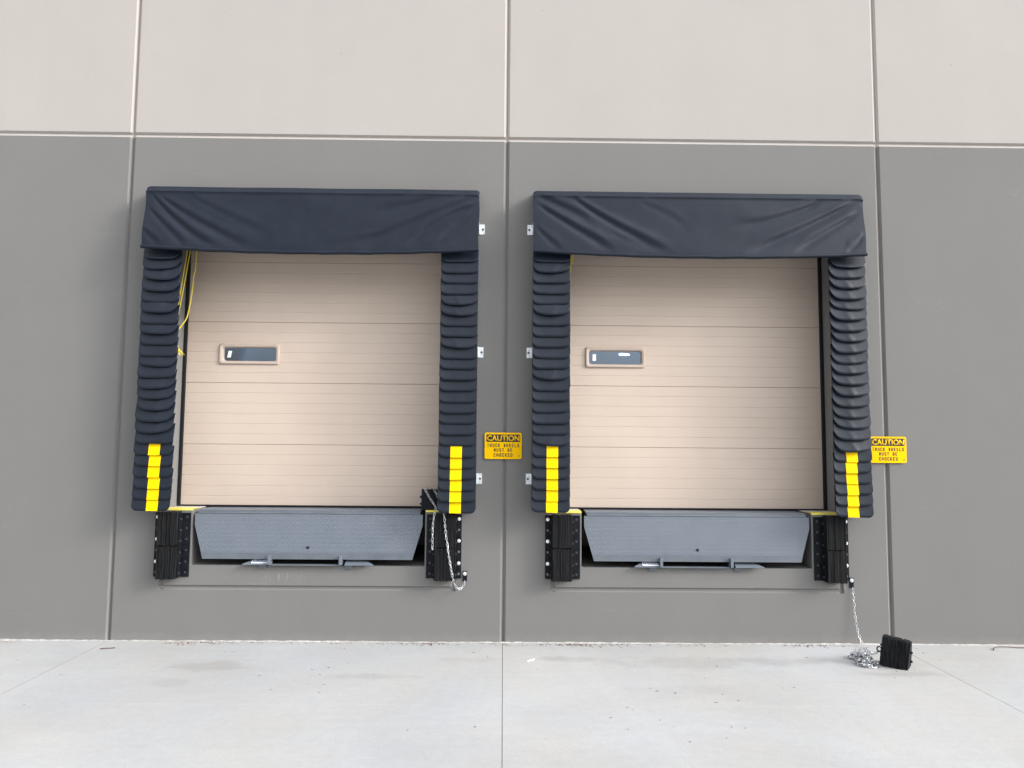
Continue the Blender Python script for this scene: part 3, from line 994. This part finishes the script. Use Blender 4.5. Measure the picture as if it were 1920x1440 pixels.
def make_header(D, label, seed, folds):
    rng = random.Random(seed)
    t = thing('dock_seal_header', label, 'dock seal', (D, 0, 3.66), 'head curtains over the dock doors')
    hw = 1.570
    bm = bmesh.new()
    box(bm, D - hw + 0.012, D + hw - 0.012, -0.150, -0.002, 3.80, 4.262, 0.015)
    obj('head_pad', bm, M_VINYL, t, True)
    zt, zb = 4.272, 3.662
    noise = [(rng.uniform(2, 7), rng.uniform(2, 9), rng.uniform(0, 6.28), rng.uniform(0.0006, 0.0016)) for _ in range(8)]

    def P(u, v):
        # u -1..1 along the head, v 0 top .. 1 bottom hem
        x = u * hw
        sag = 0.044 * (1 - u * u) * v ** 1.5
        corner = 0.012 * max(0, (abs(u) - 0.985) / 0.015) * (1 - v) if v < 0.2 else 0
        z = zt - v * (zt - zb) - sag - corner
        y = -0.165 - 0.100 * v
        if v < 0.075: y += 0.018 * (1 - v / 0.075)          # folded top band leans back to the wall
        y -= 0.010 * math.exp(-((v - 0.085) / 0.02) ** 2)   # ridge of the stretched batten
        env_b = min(1.0, (1.0 - v) / 0.10)
        for side, x0, z0, xm, zm, x1, z1, amp in folds:
            dx = (x - side * hw) * -side
            dz = zt - z
            if not x0 < dx < x1: continue
            f = (z0 * (dx - xm) * (dx - x1) / ((x0 - xm) * (x0 - x1)) + zm * (dx - x0) * (dx - x1) / ((xm - x0) * (xm - x1))
                 + z1 * (dx - x0) * (dx - xm) / ((x1 - x0) * (x1 - xm)))
            t_ = (dx - x0) / (x1 - x0)
            sd_ = (dz - f) * 0.85
            w = 0.020 + 0.030 * t_
            env = min(1, t_ / 0.18) * min(1, (1 - t_) / 0.30)
            env = env * env * (3 - 2 * env)
            y += amp * env * (0.35 + 0.65 * env_b) * (math.exp(-((sd_ - 0.6 * w) / w) ** 2) - 0.8 * math.exp(-((sd_ + 0.8 * w) / w) ** 2))
        for a, b, c, d in noise:
            y -= d * math.sin(a * x + b * z * 1.6 + c)
        side_out = 0.018 * (1 - v) * abs(u) ** 3 * (1 if (u > 0) == (D > 0) else 0.2) * (1 if u > 0 else -1)
        return Vector((D + x + side_out + 0.004 * math.sin(9 * v + D) * (abs(u) ** 8) , y, z))
    nu, nv = 240, 44
    us = [-1 + 2 * i / nu for i in range(nu + 1)]
    vs = [i / nv for i in range(nv + 1)]
    bm = bmesh.new()
    gr = [[bm.verts.new(P(u, v)) for u in us] for v in vs]
    for i in range(nv):
        for j in range(nu):
            bm.faces.new((gr[i + 1][j], gr[i + 1][j + 1], gr[i][j + 1], gr[i][j]))
    front = list(bm.faces)
    back = [[bm.verts.new(v.co + Vector((0, 0.004, 0))) for v in row] for row in gr]
    for i in range(nv):
        for j in range(nu):
            bm.faces.new((back[i][j], back[i][j + 1], back[i + 1][j + 1], back[i + 1][j]))
    for i in range(nv):
        bm.faces.new((gr[i][0], back[i][0], back[i + 1][0], gr[i + 1][0]))
        bm.faces.new((gr[i + 1][nu], back[i + 1][nu], back[i][nu], gr[i][nu]))
    cu = obj('curtain', bm, M_CURT, t, True, sharp=50)
    bm = bmesh.new()
    tube(bm, [P(-1 + 2 * i / 60, 1) + Vector((0, -0.006, -0.004 + 0.0015 * math.sin(i * 0.9))) for i in range(61)], 0.0185, 12)
    obj('hem', bm, M_CURT, cu, True)
    # top cover and side gussets close the head against the wall
    bm = bmesh.new()
    rows = []
    for i in range(61):
        u = -1 + 2 * i / 60
        p = P(u, 0)
        rows.append((bm.verts.new(p + Vector((0, 0.0, -0.001))), bm.verts.new((p.x, -0.002, zt + 0.012))))
    for A, B in zip(rows, rows[1:]): bm.faces.new((A[0], B[0], B[1], A[1]))
    obj('top_cover', bm, M_CURT, t, True)
    for s in (-1, 1):
        bm = bmesh.new()
        pr = None
        for i in range(13):
            v = i / 12 * 0.5
            p = P(s * 0.996, v)
            wob = 0.008 * math.sin(v * 17 + s + D)
            row = (bm.verts.new(p + Vector((0, 0.002, 0))), bm.verts.new((p.x - s * 0.006 + wob * 0.4, (p.y) * 0.5, p.z)), bm.verts.new((p.x - s * 0.008, -0.001, p.z + 0.01)))
            if pr:
                for q in range(2):
                    f = (pr[q], pr[q + 1], row[q + 1], row[q])
                    bm.faces.new(f if s < 0 else f[::-1])
            pr = row
        obj('side_gusset', bm, M_CURT, t, True, solid=0.003)
    return t


make_header(DOCKS[0], 'wide black vinyl head curtain with sagging hem over the left dock door', 3, [
    (-1, 0.015, 0.03, 0.27, 0.30, 0.78, 0.62, 0.0150), (-1, 0.02, 0.20, 0.20, 0.38, 0.46, 0.62, 0.0120), (-1, 0.0, 0.42, 0.08, 0.50, 0.20, 0.60, 0.0085),
    (-1, 0.07, 0.06, 0.50, 0.33, 1.10, 0.62, 0.0100), (-1, 0.35, 0.06, 0.75, 0.26, 1.25, 0.48, 0.0045),
    (1, 0.03, 0.05, 0.42, 0.23, 1.18, 0.58, 0.0125), (1, 0.02, 0.14, 0.34, 0.29, 0.74, 0.60, 0.0145), (1, 0.05, 0.24, 0.22, 0.36, 0.44, 0.57, 0.0060),
    (1, 0.30, 0.05, 0.62, 0.13, 1.10, 0.22, 0.0060), (1, 0.08, 0.40, 0.25, 0.50, 0.60, 0.60, 0.0050), (1, 0.9, 0.45, 1.2, 0.52, 1.5, 0.60, 0.0040)])
make_header(DOCKS[1], 'wide black vinyl head curtain with sagging hem over the right dock door', 8, [
    (-1, 0.33, 0.03, 0.75, 0.31, 1.36, 0.62, 0.0150), (-1, 0.02, 0.12, 0.33, 0.32, 0.82, 0.61, 0.0145), (-1, 0.01, 0.03, 0.25, 0.13, 0.62, 0.33, 0.0105),
    (-1, 0.02, 0.36, 0.14, 0.48, 0.30, 0.60, 0.0065), (-1, 0.70, 0.40, 0.95, 0.50, 1.20, 0.58, 0.0050), (-1, 1.0, 0.10, 1.25, 0.2, 1.5, 0.36, 0.0035),
    (1, 0.34, 0.05, 0.70, 0.20, 1.30, 0.32, 0.0110), (1, 0.03, 0.05, 0.50, 0.30, 1.20, 0.61, 0.0140), (1, 0.04, 0.19, 0.34, 0.36, 0.72, 0.60, 0.0115),
    (1, 0.02, 0.42, 0.10, 0.50, 0.20, 0.58, 0.0060)])

# ------------------------------------------------------------------ caution signs
# block lettering cut as strokes on a unit cell (x 0..1, y 0..1), the way the sign is stencilled
GLYPH = {
    'T': [[(0, 1), (1, 1)], [(.5, 1), (.5, 0)]], 'R': [[(0, 0), (0, 1), (.8, 1), (1, .85), (1, .62), (.8, .48), (0, .48)], [(.5, .48), (1, 0)]],
    'U': [[(0, 1), (0, .15), (.2, 0), (.8, 0), (1, .15), (1, 1)]], 'C': [[(1, .8), (1, .88), (.8, 1), (.2, 1), (0, .88), (0, .12), (.2, 0), (.8, 0), (1, .12), (1, .2)]],
    'K': [[(0, 0), (0, 1)], [(1, 1), (0, .42)], [(.35, .6), (1, 0)]], 'W': [[(0, 1), (.25, 0), (.5, .75), (.75, 0), (1, 1)]],
    'H': [[(0, 0), (0, 1)], [(1, 0), (1, 1)], [(0, .5), (1, .5)]], 'E': [[(1, 1), (0, 1), (0, 0), (1, 0)], [(0, .5), (.8, .5)]],
    'L': [[(0, 1), (0, 0), (1, 0)]], 'S': [[(1, .85), (.8, 1), (.2, 1), (0, .85), (0, .65), (.2, .52), (.8, .48), (1, .35), (1, .15), (.8, 0), (.2, 0), (0, .15)]],
    'M': [[(0, 0), (0, 1), (.5, .4), (1, 1), (1, 0)]], 'B': [[(0, 0), (0, 1), (.8, 1), (1, .85), (1, .65), (.8, .5), (0, .5)], [(.8, .5), (1, .35), (1, .15), (.8, 0), (0, 0)]],
    'O': [[(.2, 0), (0, .12), (0, .88), (.2, 1), (.8, 1), (1, .88), (1, .12), (.8, 0), (.2, 0)]], 'D': [[(0, 0), (0, 1), (.7, 1), (1, .82), (1, .18), (.7, 0), (0, 0)]]}


def block_text(txt, x0, x1, z0, z1, y, sw):
    bm = bmesh.new()
    cell = (x1 - x0) / (len(txt) - 0.32)
    w = cell * 0.68 - sw
    q = 0
    for i, ch in enumerate(txt):
        for poly in GLYPH.get(ch, []):
            for a, b in zip(poly, poly[1:]):
                A = Vector((x0 + i * cell + sw / 2 + a[0] * w, 0, z0 + sw / 2 + a[1] * (z1 - z0 - sw)))
                B = Vector((x0 + i * cell + sw / 2 + b[0] * w, 0, z0 + sw / 2 + b[1] * (z1 - z0 - sw)))
                d = (B - A).normalized(); n = Vector((-d.z, 0, d.x)) * sw / 2
                A -= d * sw * 0.45; B += d * sw * 0.45
                q += 1
                f = y - 0.0006 - 0.00004 * (q % 9)
                fr = [bm.verts.new((p.x, f, p.z)) for p in (A - n, B - n, B + n, A + n)]
                bk = [bm.verts.new((v.co.x, y, v.co.z)) for v in fr]
                bm.faces.new(fr)
                for k in range(4): bm.faces.new((fr[k], bk[k], bk[(k + 1) % 4], fr[(k + 1) % 4]))
    return bm




def make_sign(x0, zt, label, rot=0.0):
    w, h = 0.353, 0.250
    t = thing('caution_sign', label, 'sign', (x0 + w / 2, -0.012, zt - h / 2), 'yellow caution signs')
    fx = lambda px: x0 + (px - 275) / 665 * w
    fz = lambda py: zt - (py - 295) / 485 * h
    yb = -0.012
    bm = bmesh.new()
    prism_y(bm, rrect(x0 + w / 2, zt - h / 2, w, h, 0.018), yb - 0.004, yb)
    obj('sign_plate', bm, M_SIGN, t)
    bm = bmesh.new()
    xa, xb, za, zb = fx(306), fx(910), fz(467), fz(328)
    prism_y(bm, rrect((xa + xb) / 2, (za + zb) / 2, xb - xa, zb - za, 0.008), yb - 0.0050, yb - 0.0041)
    hd = obj('heading_panel', bm, M_INK, t)
    obj('heading_lettering', text_mesh('CAUTION', fx(318), fx(898), fz(450), fz(346), yb - 0.0051, 0.022, 1.0, 0.0005), M_SIGN, hd)
    for s_, a, b, c, d in (('TRUCK WHEELS', 320, 893, 562, 498), ('MUST BE', 440, 770, 646, 584), ('CHOCKED', 438, 775, 738, 673)):
        obj('lettering', block_text(s_, fx(a), fx(b), fz(c), fz(d), yb - 0.0042, 0.0060), M_INK, t)
    bm = bmesh.new(); cyl(bm, (fx(890), yb - 0.0042, fz(722)), (0, -1, 0), 0.0055, 0.003, 10)
    obj('sign_bolt', bm, M_BOLT, t)
    bm = bmesh.new(); cyl(bm, (fx(322), yb - 0.0042, fz(718)), (0, -1, 0), 0.0045, 0.002, 10)
    obj('sign_bolt', bm, M_SIGN, t)
    for px in (450, 770):
        bm = bmesh.new(); cyl(bm, (fx(px), -0.0005, fz(540)), (0, -1, 0), 0.012, 0.0112, 10)
        obj('spacer', bm, M_BOLT, t)
    return t


make_sign(-0.186, 1.957, 'yellow truck-wheels caution sign on the middle wall joint, wholly visible')
make_sign(3.494, 1.949, 'yellow truck-wheels caution sign partly hidden behind the right seal pad')

# ------------------------------------------------------------------ wheel chocks
def make_chock(name_label, loc, rot, lean, w, h, dp, seed, eye=True):
    rng = random.Random(seed)
    t = thing('wheel_chock', name_label, 'wheel chock', (0, 0, 0), 'rubber wheel chocks')
    bm = bmesh.new()
    n = 15
    lw = w / n
    for k in range(n):
        x0 = -w / 2 + k * lw + 0.0005; x1 = x0 + lw - 0.001
        j = rng.uniform(-0.004, 0.005); dy = rng.uniform(-0.003, 0.003)
        prof = [(-dp * 0.50 + dy, 0.0), (dp * 0.46, 0.0 + rng.uniform(0, 0.002)), (dp * 0.50, 0.03), (dp * 0.10, h - 0.03 + j), (-dp * 0.05, h + j), (-dp * 0.34 + dy, h + j), (-dp * 0.42 + dy, h - 0.012 + j)]
        a = [bm.verts.new((x0, y, z)) for y, z in prof]; b = [bm.verts.new((x1, y, z)) for y, z in prof]
        bm.faces.new(a[::-1]); bm.faces.new(b)
        for i in range(len(prof)):
            q = (i + 1) % len(prof)
            bm.faces.new((a[i], a[q], b[q], b[i]))
    M = Matrix.Translation(loc) @ Matrix.Rotation(rot, 4, 'Z') @ Matrix.Rotation(lean, 4, 'Y')
    bmesh.ops.recalc_face_normals(bm, faces=list(bm.faces))
    bm.transform(M)
    obj('rubber_block', bm, M_RUB2, t)
    for z, y in ((h * 0.62, -0.03), (h * 0.26, 0.015)):
        for sx in (-1, 1):
            bm = bmesh.new()
            cyl(bm, (sx * (w / 2), y, z), (sx, 0, 0), 0.014, 0.005, 14)
            cyl(bm, (sx * (w / 2 + 0.005), y, z), (sx, 0, 0), 0.010, 0.012, 6)
            bm.transform(M)
            obj('tie_rod_nut', bm, M_BLK, t)
    bm = bmesh.new()
    ring = [Vector((-w / 2 - 0.018 + 0.017 * math.cos(a * math.pi / 8), -0.055, h * 0.48 + 0.021 * math.sin(a * math.pi / 8))) for a in range(16)]
    tube(bm, ring, 0.0055, 6, True)
    bm.transform(M)
    if eye: obj('eye_ring', bm, M_BLK, t, True)
    else: bm.free()
    return t, M


ck, MG = make_chock('black laminated rubber wheel chock standing on the ground beside a chain heap', (3.335, -0.665, 0.004), rad(-37), rad(7), 0.215, 0.238, 0.19, 41)
make_chock('black rubber wheel chock resting on the dock edge behind a seal pad', (-0.672, 0.085, DOCK_H + 0.010), rad(4), 0.0, 0.225, 0.192, 0.17, 42, False)

# ------------------------------------------------------------------ chains
LINK, LW, WR = 0.0285, 0.0082, 0.0024


def link_pts(n=14):
    out = []
    L = LINK * 0.5 + WR * 0.6 - 0.001
    for k in range(n):
        a = 2 * math.pi * k / n
        x = math.cos(a); y = math.sin(a)
        out.append(((L - LW) * (1 if x > 0 else -1) * (1 if abs(x) > 1e-6 else 0) + LW * x, LW * y))
    return out


def add_link(bm, c, d, twist, rng=None):
    d = Vector(d).normalized()
    u = d.cross(Vector((0, 1, 0)))
    if u.length < 0.2: u = d.cross(Vector((1, 0, 0)))
    u.normalize()
    v = d.cross(u)
    uu = math.cos(twist) * u + math.sin(twist) * v
    L = LINK * 0.5 + WR * 0.8
    tube(bm, [Vector(c) + d * (x * 1.0) + uu * y for x, y in [((L - LW) * (1 if math.cos(2 * math.pi * (k + 0.5) / 12) > 0 else -1) + LW * math.cos(2 * math.pi * (k + 0.5) / 12), LW * math.sin(2 * math.pi * (k + 0.5) / 12)) for k in range(12)]], WR, 5, True)


def chain_run(bm, pts, seed):
    rng = random.Random(seed)
    P = smooth_path(pts, LINK)
    for i in range(len(P) - 1):
        c = (P[i] + P[i + 1]) / 2
        add_link(bm, c, P[i + 1] - P[i], (0.55 if i % 2 else 0.55 + math.pi / 2) + rng.uniform(-0.25, 0.25))


def anchor(t, x, z):
    bm = bmesh.new()
    box(bm, x - 0.020, x + 0.020, -0.008, -0.001, z - 0.070, z + 0.024, 0.002)
    tab = obj('anchor_tab', bm, M_STEELB, t)
    bm = bmesh.new()
    cyl(bm, (x, -0.0085, z), (0, -1, 0), 0.0175, 0.004, 20)
    cyl(bm, (x, -0.0126, z), (0, -1, 0), 0.012, 0.009, 6, 0.010)
    obj('anchor_bolt', bm, M_ZINC, tab, True, sharp=30)


t = thing('chock_chain', 'galvanised chain draped over the dock-edge chock and down past the bumper', 'chain', (-0.361, 0, 0.620), 'chock chains')
anchor(t, -0.358, 0.634)
bm = bmesh.new()
chain_run(bm, [(-0.356, -0.022, 0.572), (-0.366, -0.040, 0.536), (-0.392, -0.062, 0.506), (-0.425, -0.090, 0.514), (-0.462, -0.116, 0.600), (-0.496, -0.128, 0.778), (-0.533, -0.129, 1.021), (-0.552, -0.128, 1.190), (-0.560, -0.05, 1.238), (-0.60, -0.018, 1.300), (-0.655, -0.012, 1.410), (-0.668, 0.03, 1.424)], 1)
obj('hanging_length', bm, M_CHAIN2, t, True)
bm = bmesh.new()
chain_run(bm, [(-0.700, 0.06, 1.427), (-0.742, 0.012, 1.424), (-0.738, -0.018, 1.405), (-0.706, -0.026, 1.350), (-0.664, -0.034, 1.290), (-0.634, -0.08, 1.246), (-0.640, -0.125, 1.205), (-0.654, -0.128, 1.093), (-0.655, -0.128, 0.855)], 2)
obj('loose_end', bm, M_CHAIN2, t, True)

t = thing('chock_chain', 'galvanised chain from wall anchor down to a heap beside the ground chock', 'chain', (3.29, 0, 0.573), 'chock chains')
anchor(t, 3.288, 0.594)
bm = bmesh.new()
eye = MG @ Vector((-0.215 / 2 - 0.030, -0.055, 0.238 * 0.48))
chain_run(bm, [(3.291, -0.018, 0.528), (3.296, -0.022, 0.440), (3.305, -0.030, 0.248), (3.322, -0.045, 0.110), (3.335, -0.090, 0.030), (3.335, -0.150, 0.010), (3.322, -0.25, 0.008), (3.290, -0.38, 0.020), (eye.x + 0.015, eye.y + 0.02, eye.z - 0.03), (eye.x, eye.y, eye.z)], 3)
obj('hanging_length', bm, M_CHAIN2, t, True)
rng = random.Random(77)
bm = bmesh.new()
# the spare chain lies in two loose heaps: build it as one wandering strand piled up layer on layer
for (hx, hy, ax, ay, n, hh) in ((3.135, -0.475, 0.095, 0.085, 115, 0.07), (3.095, -0.650, 0.085, 0.090, 115, 0.065)):
    for i in range(n):
        r = math.sqrt(rng.random()); a = rng.uniform(0, 2 * math.pi)
        zz = WR + rng.random() * hh * (1 - r * r) + (0.006 if rng.random() < 0.5 else 0)
        d = Vector((rng.uniform(-1, 1), rng.uniform(-1, 1), rng.uniform(-0.35, 0.35)))
        c = Vector((hx + ax * r * math.cos(a), hy + ay * r * math.sin(a), zz + LW * 0.6))
        add_link(bm, c, d, rng.uniform(0, 3.14))
for pts in ([(3.225, -0.42, 0.012), (3.13, -0.42, 0.014), (3.045, -0.465, 0.010), (3.09, -0.52, 0.014), (3.17, -0.55, 0.014)], [(3.20, -0.62, 0.012), (3.08, -0.60, 0.012), (3.015, -0.66, 0.010), (3.06, -0.73, 0.012), (3.17, -0.745, 0.010)]):
    chain_run(bm, pts, 9)
obj('heap', bm, M_CHAIN, t, True)

# ------------------------------------------------------------------ pull ropes
def rope_obj(t, pts, r=0.0052):
    bm = bmesh.new()
    P = smooth_path(pts, 0.02)
    tube(bm, P, r, 6)
    obj('strand', bm, M_ROPE, t, True)


t = thing('pull_rope', 'yellow pull rope with frayed end hanging beside the left door', 'rope', (-3.12, 0.12, 2.675), 'yellow door pull ropes')
rope_obj(t, [(-3.105, 0.12, 3.90), (-3.122, 0.12, 3.80), (-3.134, 0.12, 3.715), (-3.175, 0.115, 3.36), (-3.205, 0.11, 3.08), (-3.215, 0.10, 2.90)])
rope_obj(t, [(-3.085, 0.122, 3.90), (-3.099, 0.122, 3.80), (-3.108, 0.122, 3.715), (-3.152, 0.117, 3.36), (-3.192, 0.112, 3.08), (-3.208, 0.102, 2.90)])
rope_obj(t, [(-3.036, 0.11, 3.90), (-3.041, 0.12, 3.73), (-3.045, 0.12, 3.60), (-3.049, 0.12, 3.53), (-3.062, 0.12, 3.46), (-3.066, 0.12, 3.36), (-3.083, 0.12, 3.21), (-3.110, 0.12, 3.06), (-3.150, 0.11, 2.98), (-3.200, 0.10, 2.905), (-3.225, 0.09, 2.84), (-3.214, 0.10, 2.79), (-3.185, 0.115, 2.760)])
bm = bmesh.new()
tube(bm, [(-3.199, 0.115, 2.774), (-3.188, 0.115, 2.762), (-3.178, 0.115, 2.748)], [0.007, 0.011, 0.007], 8)
rng = random.Random(4)
for k in range(6):
    dx = -0.016 + 0.010 * k
    tube(bm, [(-3.180, 0.115, 2.752), (-3.166 + dx * 0.45, 0.113 + rng.uniform(-0.006, 0.006), 2.722), (-3.148 + dx * 0.9, 0.112 + rng.uniform(-0.01, 0.01), 2.682 + rng.uniform(-0.008, 0.010))], [0.0034, 0.0030, 0.0022], 5)
obj('frayed_knot', bm, M_ROPE, t, True)
t = thing('pull_rope', 'short stretch of yellow pull rope at the top corner of the right door', 'rope', (0.65, 0.12, 3.575), 'yellow door pull ropes')
rope_obj(t, [(0.700, 0.12, 3.90), (0.675, 0.12, 3.745), (0.640, 0.12, 3.585), (0.600, 0.11, 3.40)])
rope_obj(t, [(0.684, 0.122, 3.90), (0.659, 0.122, 3.745), (0.625, 0.122, 3.585), (0.585, 0.112, 3.40)])

# ------------------------------------------------------------------ litter on the slab
rng = random.Random(99)
bm = bmesh.new()


def flake(x, y, L, w, mi):
    a = rng.uniform(0, math.pi)
    ca, sa = math.cos(a), math.sin(a)
    z = 0.0015
    pts = [(-L, 0), (-0.3 * L, -w), (0.5 * L, -0.8 * w), (L, 0), (0.4 * L, w), (-0.4 * L, 0.9 * w)]
    tp = [bm.verts.new((x + p * ca - q * sa, y + p * sa + q * ca, z + rng.uniform(0.0005, 0.004))) for p, q in pts]
    f = bm.faces.new(tp); f.material_index = mi
    lo = [bm.verts.new((v.co.x, v.co.y, 0.0008)) for v in tp]
    for i in range(6):
        bm.faces.new((tp[i], lo[i], lo[(i + 1) % 6], tp[(i + 1) % 6])).material_index = mi


for cx_, sp, n in ((-2.80, 0.22, 60), (-0.72, 0.14, 60), (0.62, 0.22, 75), (0.90, 0.2, 30), (2.92, 0.14, 50), (-1.35, 0.3, 18), (-1.9, 0.3, 14), (0.0, 0.08, 14), (2.1, 0.4, 12), (1.4, 0.3, 14)):
    for i in range(n):
        y = -0.028 - abs(rng.gauss(0, 0.045))
        flake(cx_ + rng.gauss(0, sp), y, rng.uniform(0.003, 0.011), rng.uniform(0.0015, 0.004), 0)
for i in range(70):
    flake(rng.uniform(-4.5, 4.8), -0.03 - abs(rng.gauss(0, 0.9)), rng.uniform(0.003, 0.012), rng.uniform(0.0015, 0.0035), 1)
for i in range(14):
    flake(rng.gauss(1.35, 0.35), rng.gauss(-1.55, 0.5), rng.uniform(0.006, 0.016), rng.uniform(0.002, 0.004), 1)
tag(obj('leaf_litter', bm, [M_LITTER, M_FLECK]), kind='stuff')

t = bm = bmesh.new()
tube(bm, smooth_path([(-3.575, -0.292, 0.007), (-3.53, -0.276, 0.008), (-3.49, -0.262, 0.006), (-3.455, -0.248, 0.007)], 0.01), 0.0045, 6)
tag(obj('twig', bm, M_TWIG, None, True), 'short dark twig lying on the slab near the left wall joint', 'twig')
bm = bmesh.new()
tube(bm, smooth_path([(4.50, -0.185, 0.006), (4.535, -0.125, 0.007), (4.60, -0.088, 0.010), (4.68, -0.085, 0.009), (4.78, -0.10, 0.007), (5.0, -0.105, 0.006)], 0.01), 0.0035, 6)
tag(obj('twig', bm, M_TWIG, None, True), 'long thin curved twig at the far right foot of the wall', 'twig')
bm = bmesh.new()
tube(bm, [(0.215, -0.600, 0.006), (0.275, -0.545, 0.006)], 0.0045, 8)
tag(obj('paper_scrap', bm, M_PAPER, None, True), 'small white paper roll lying on the slab right of the middle joint', 'litter')
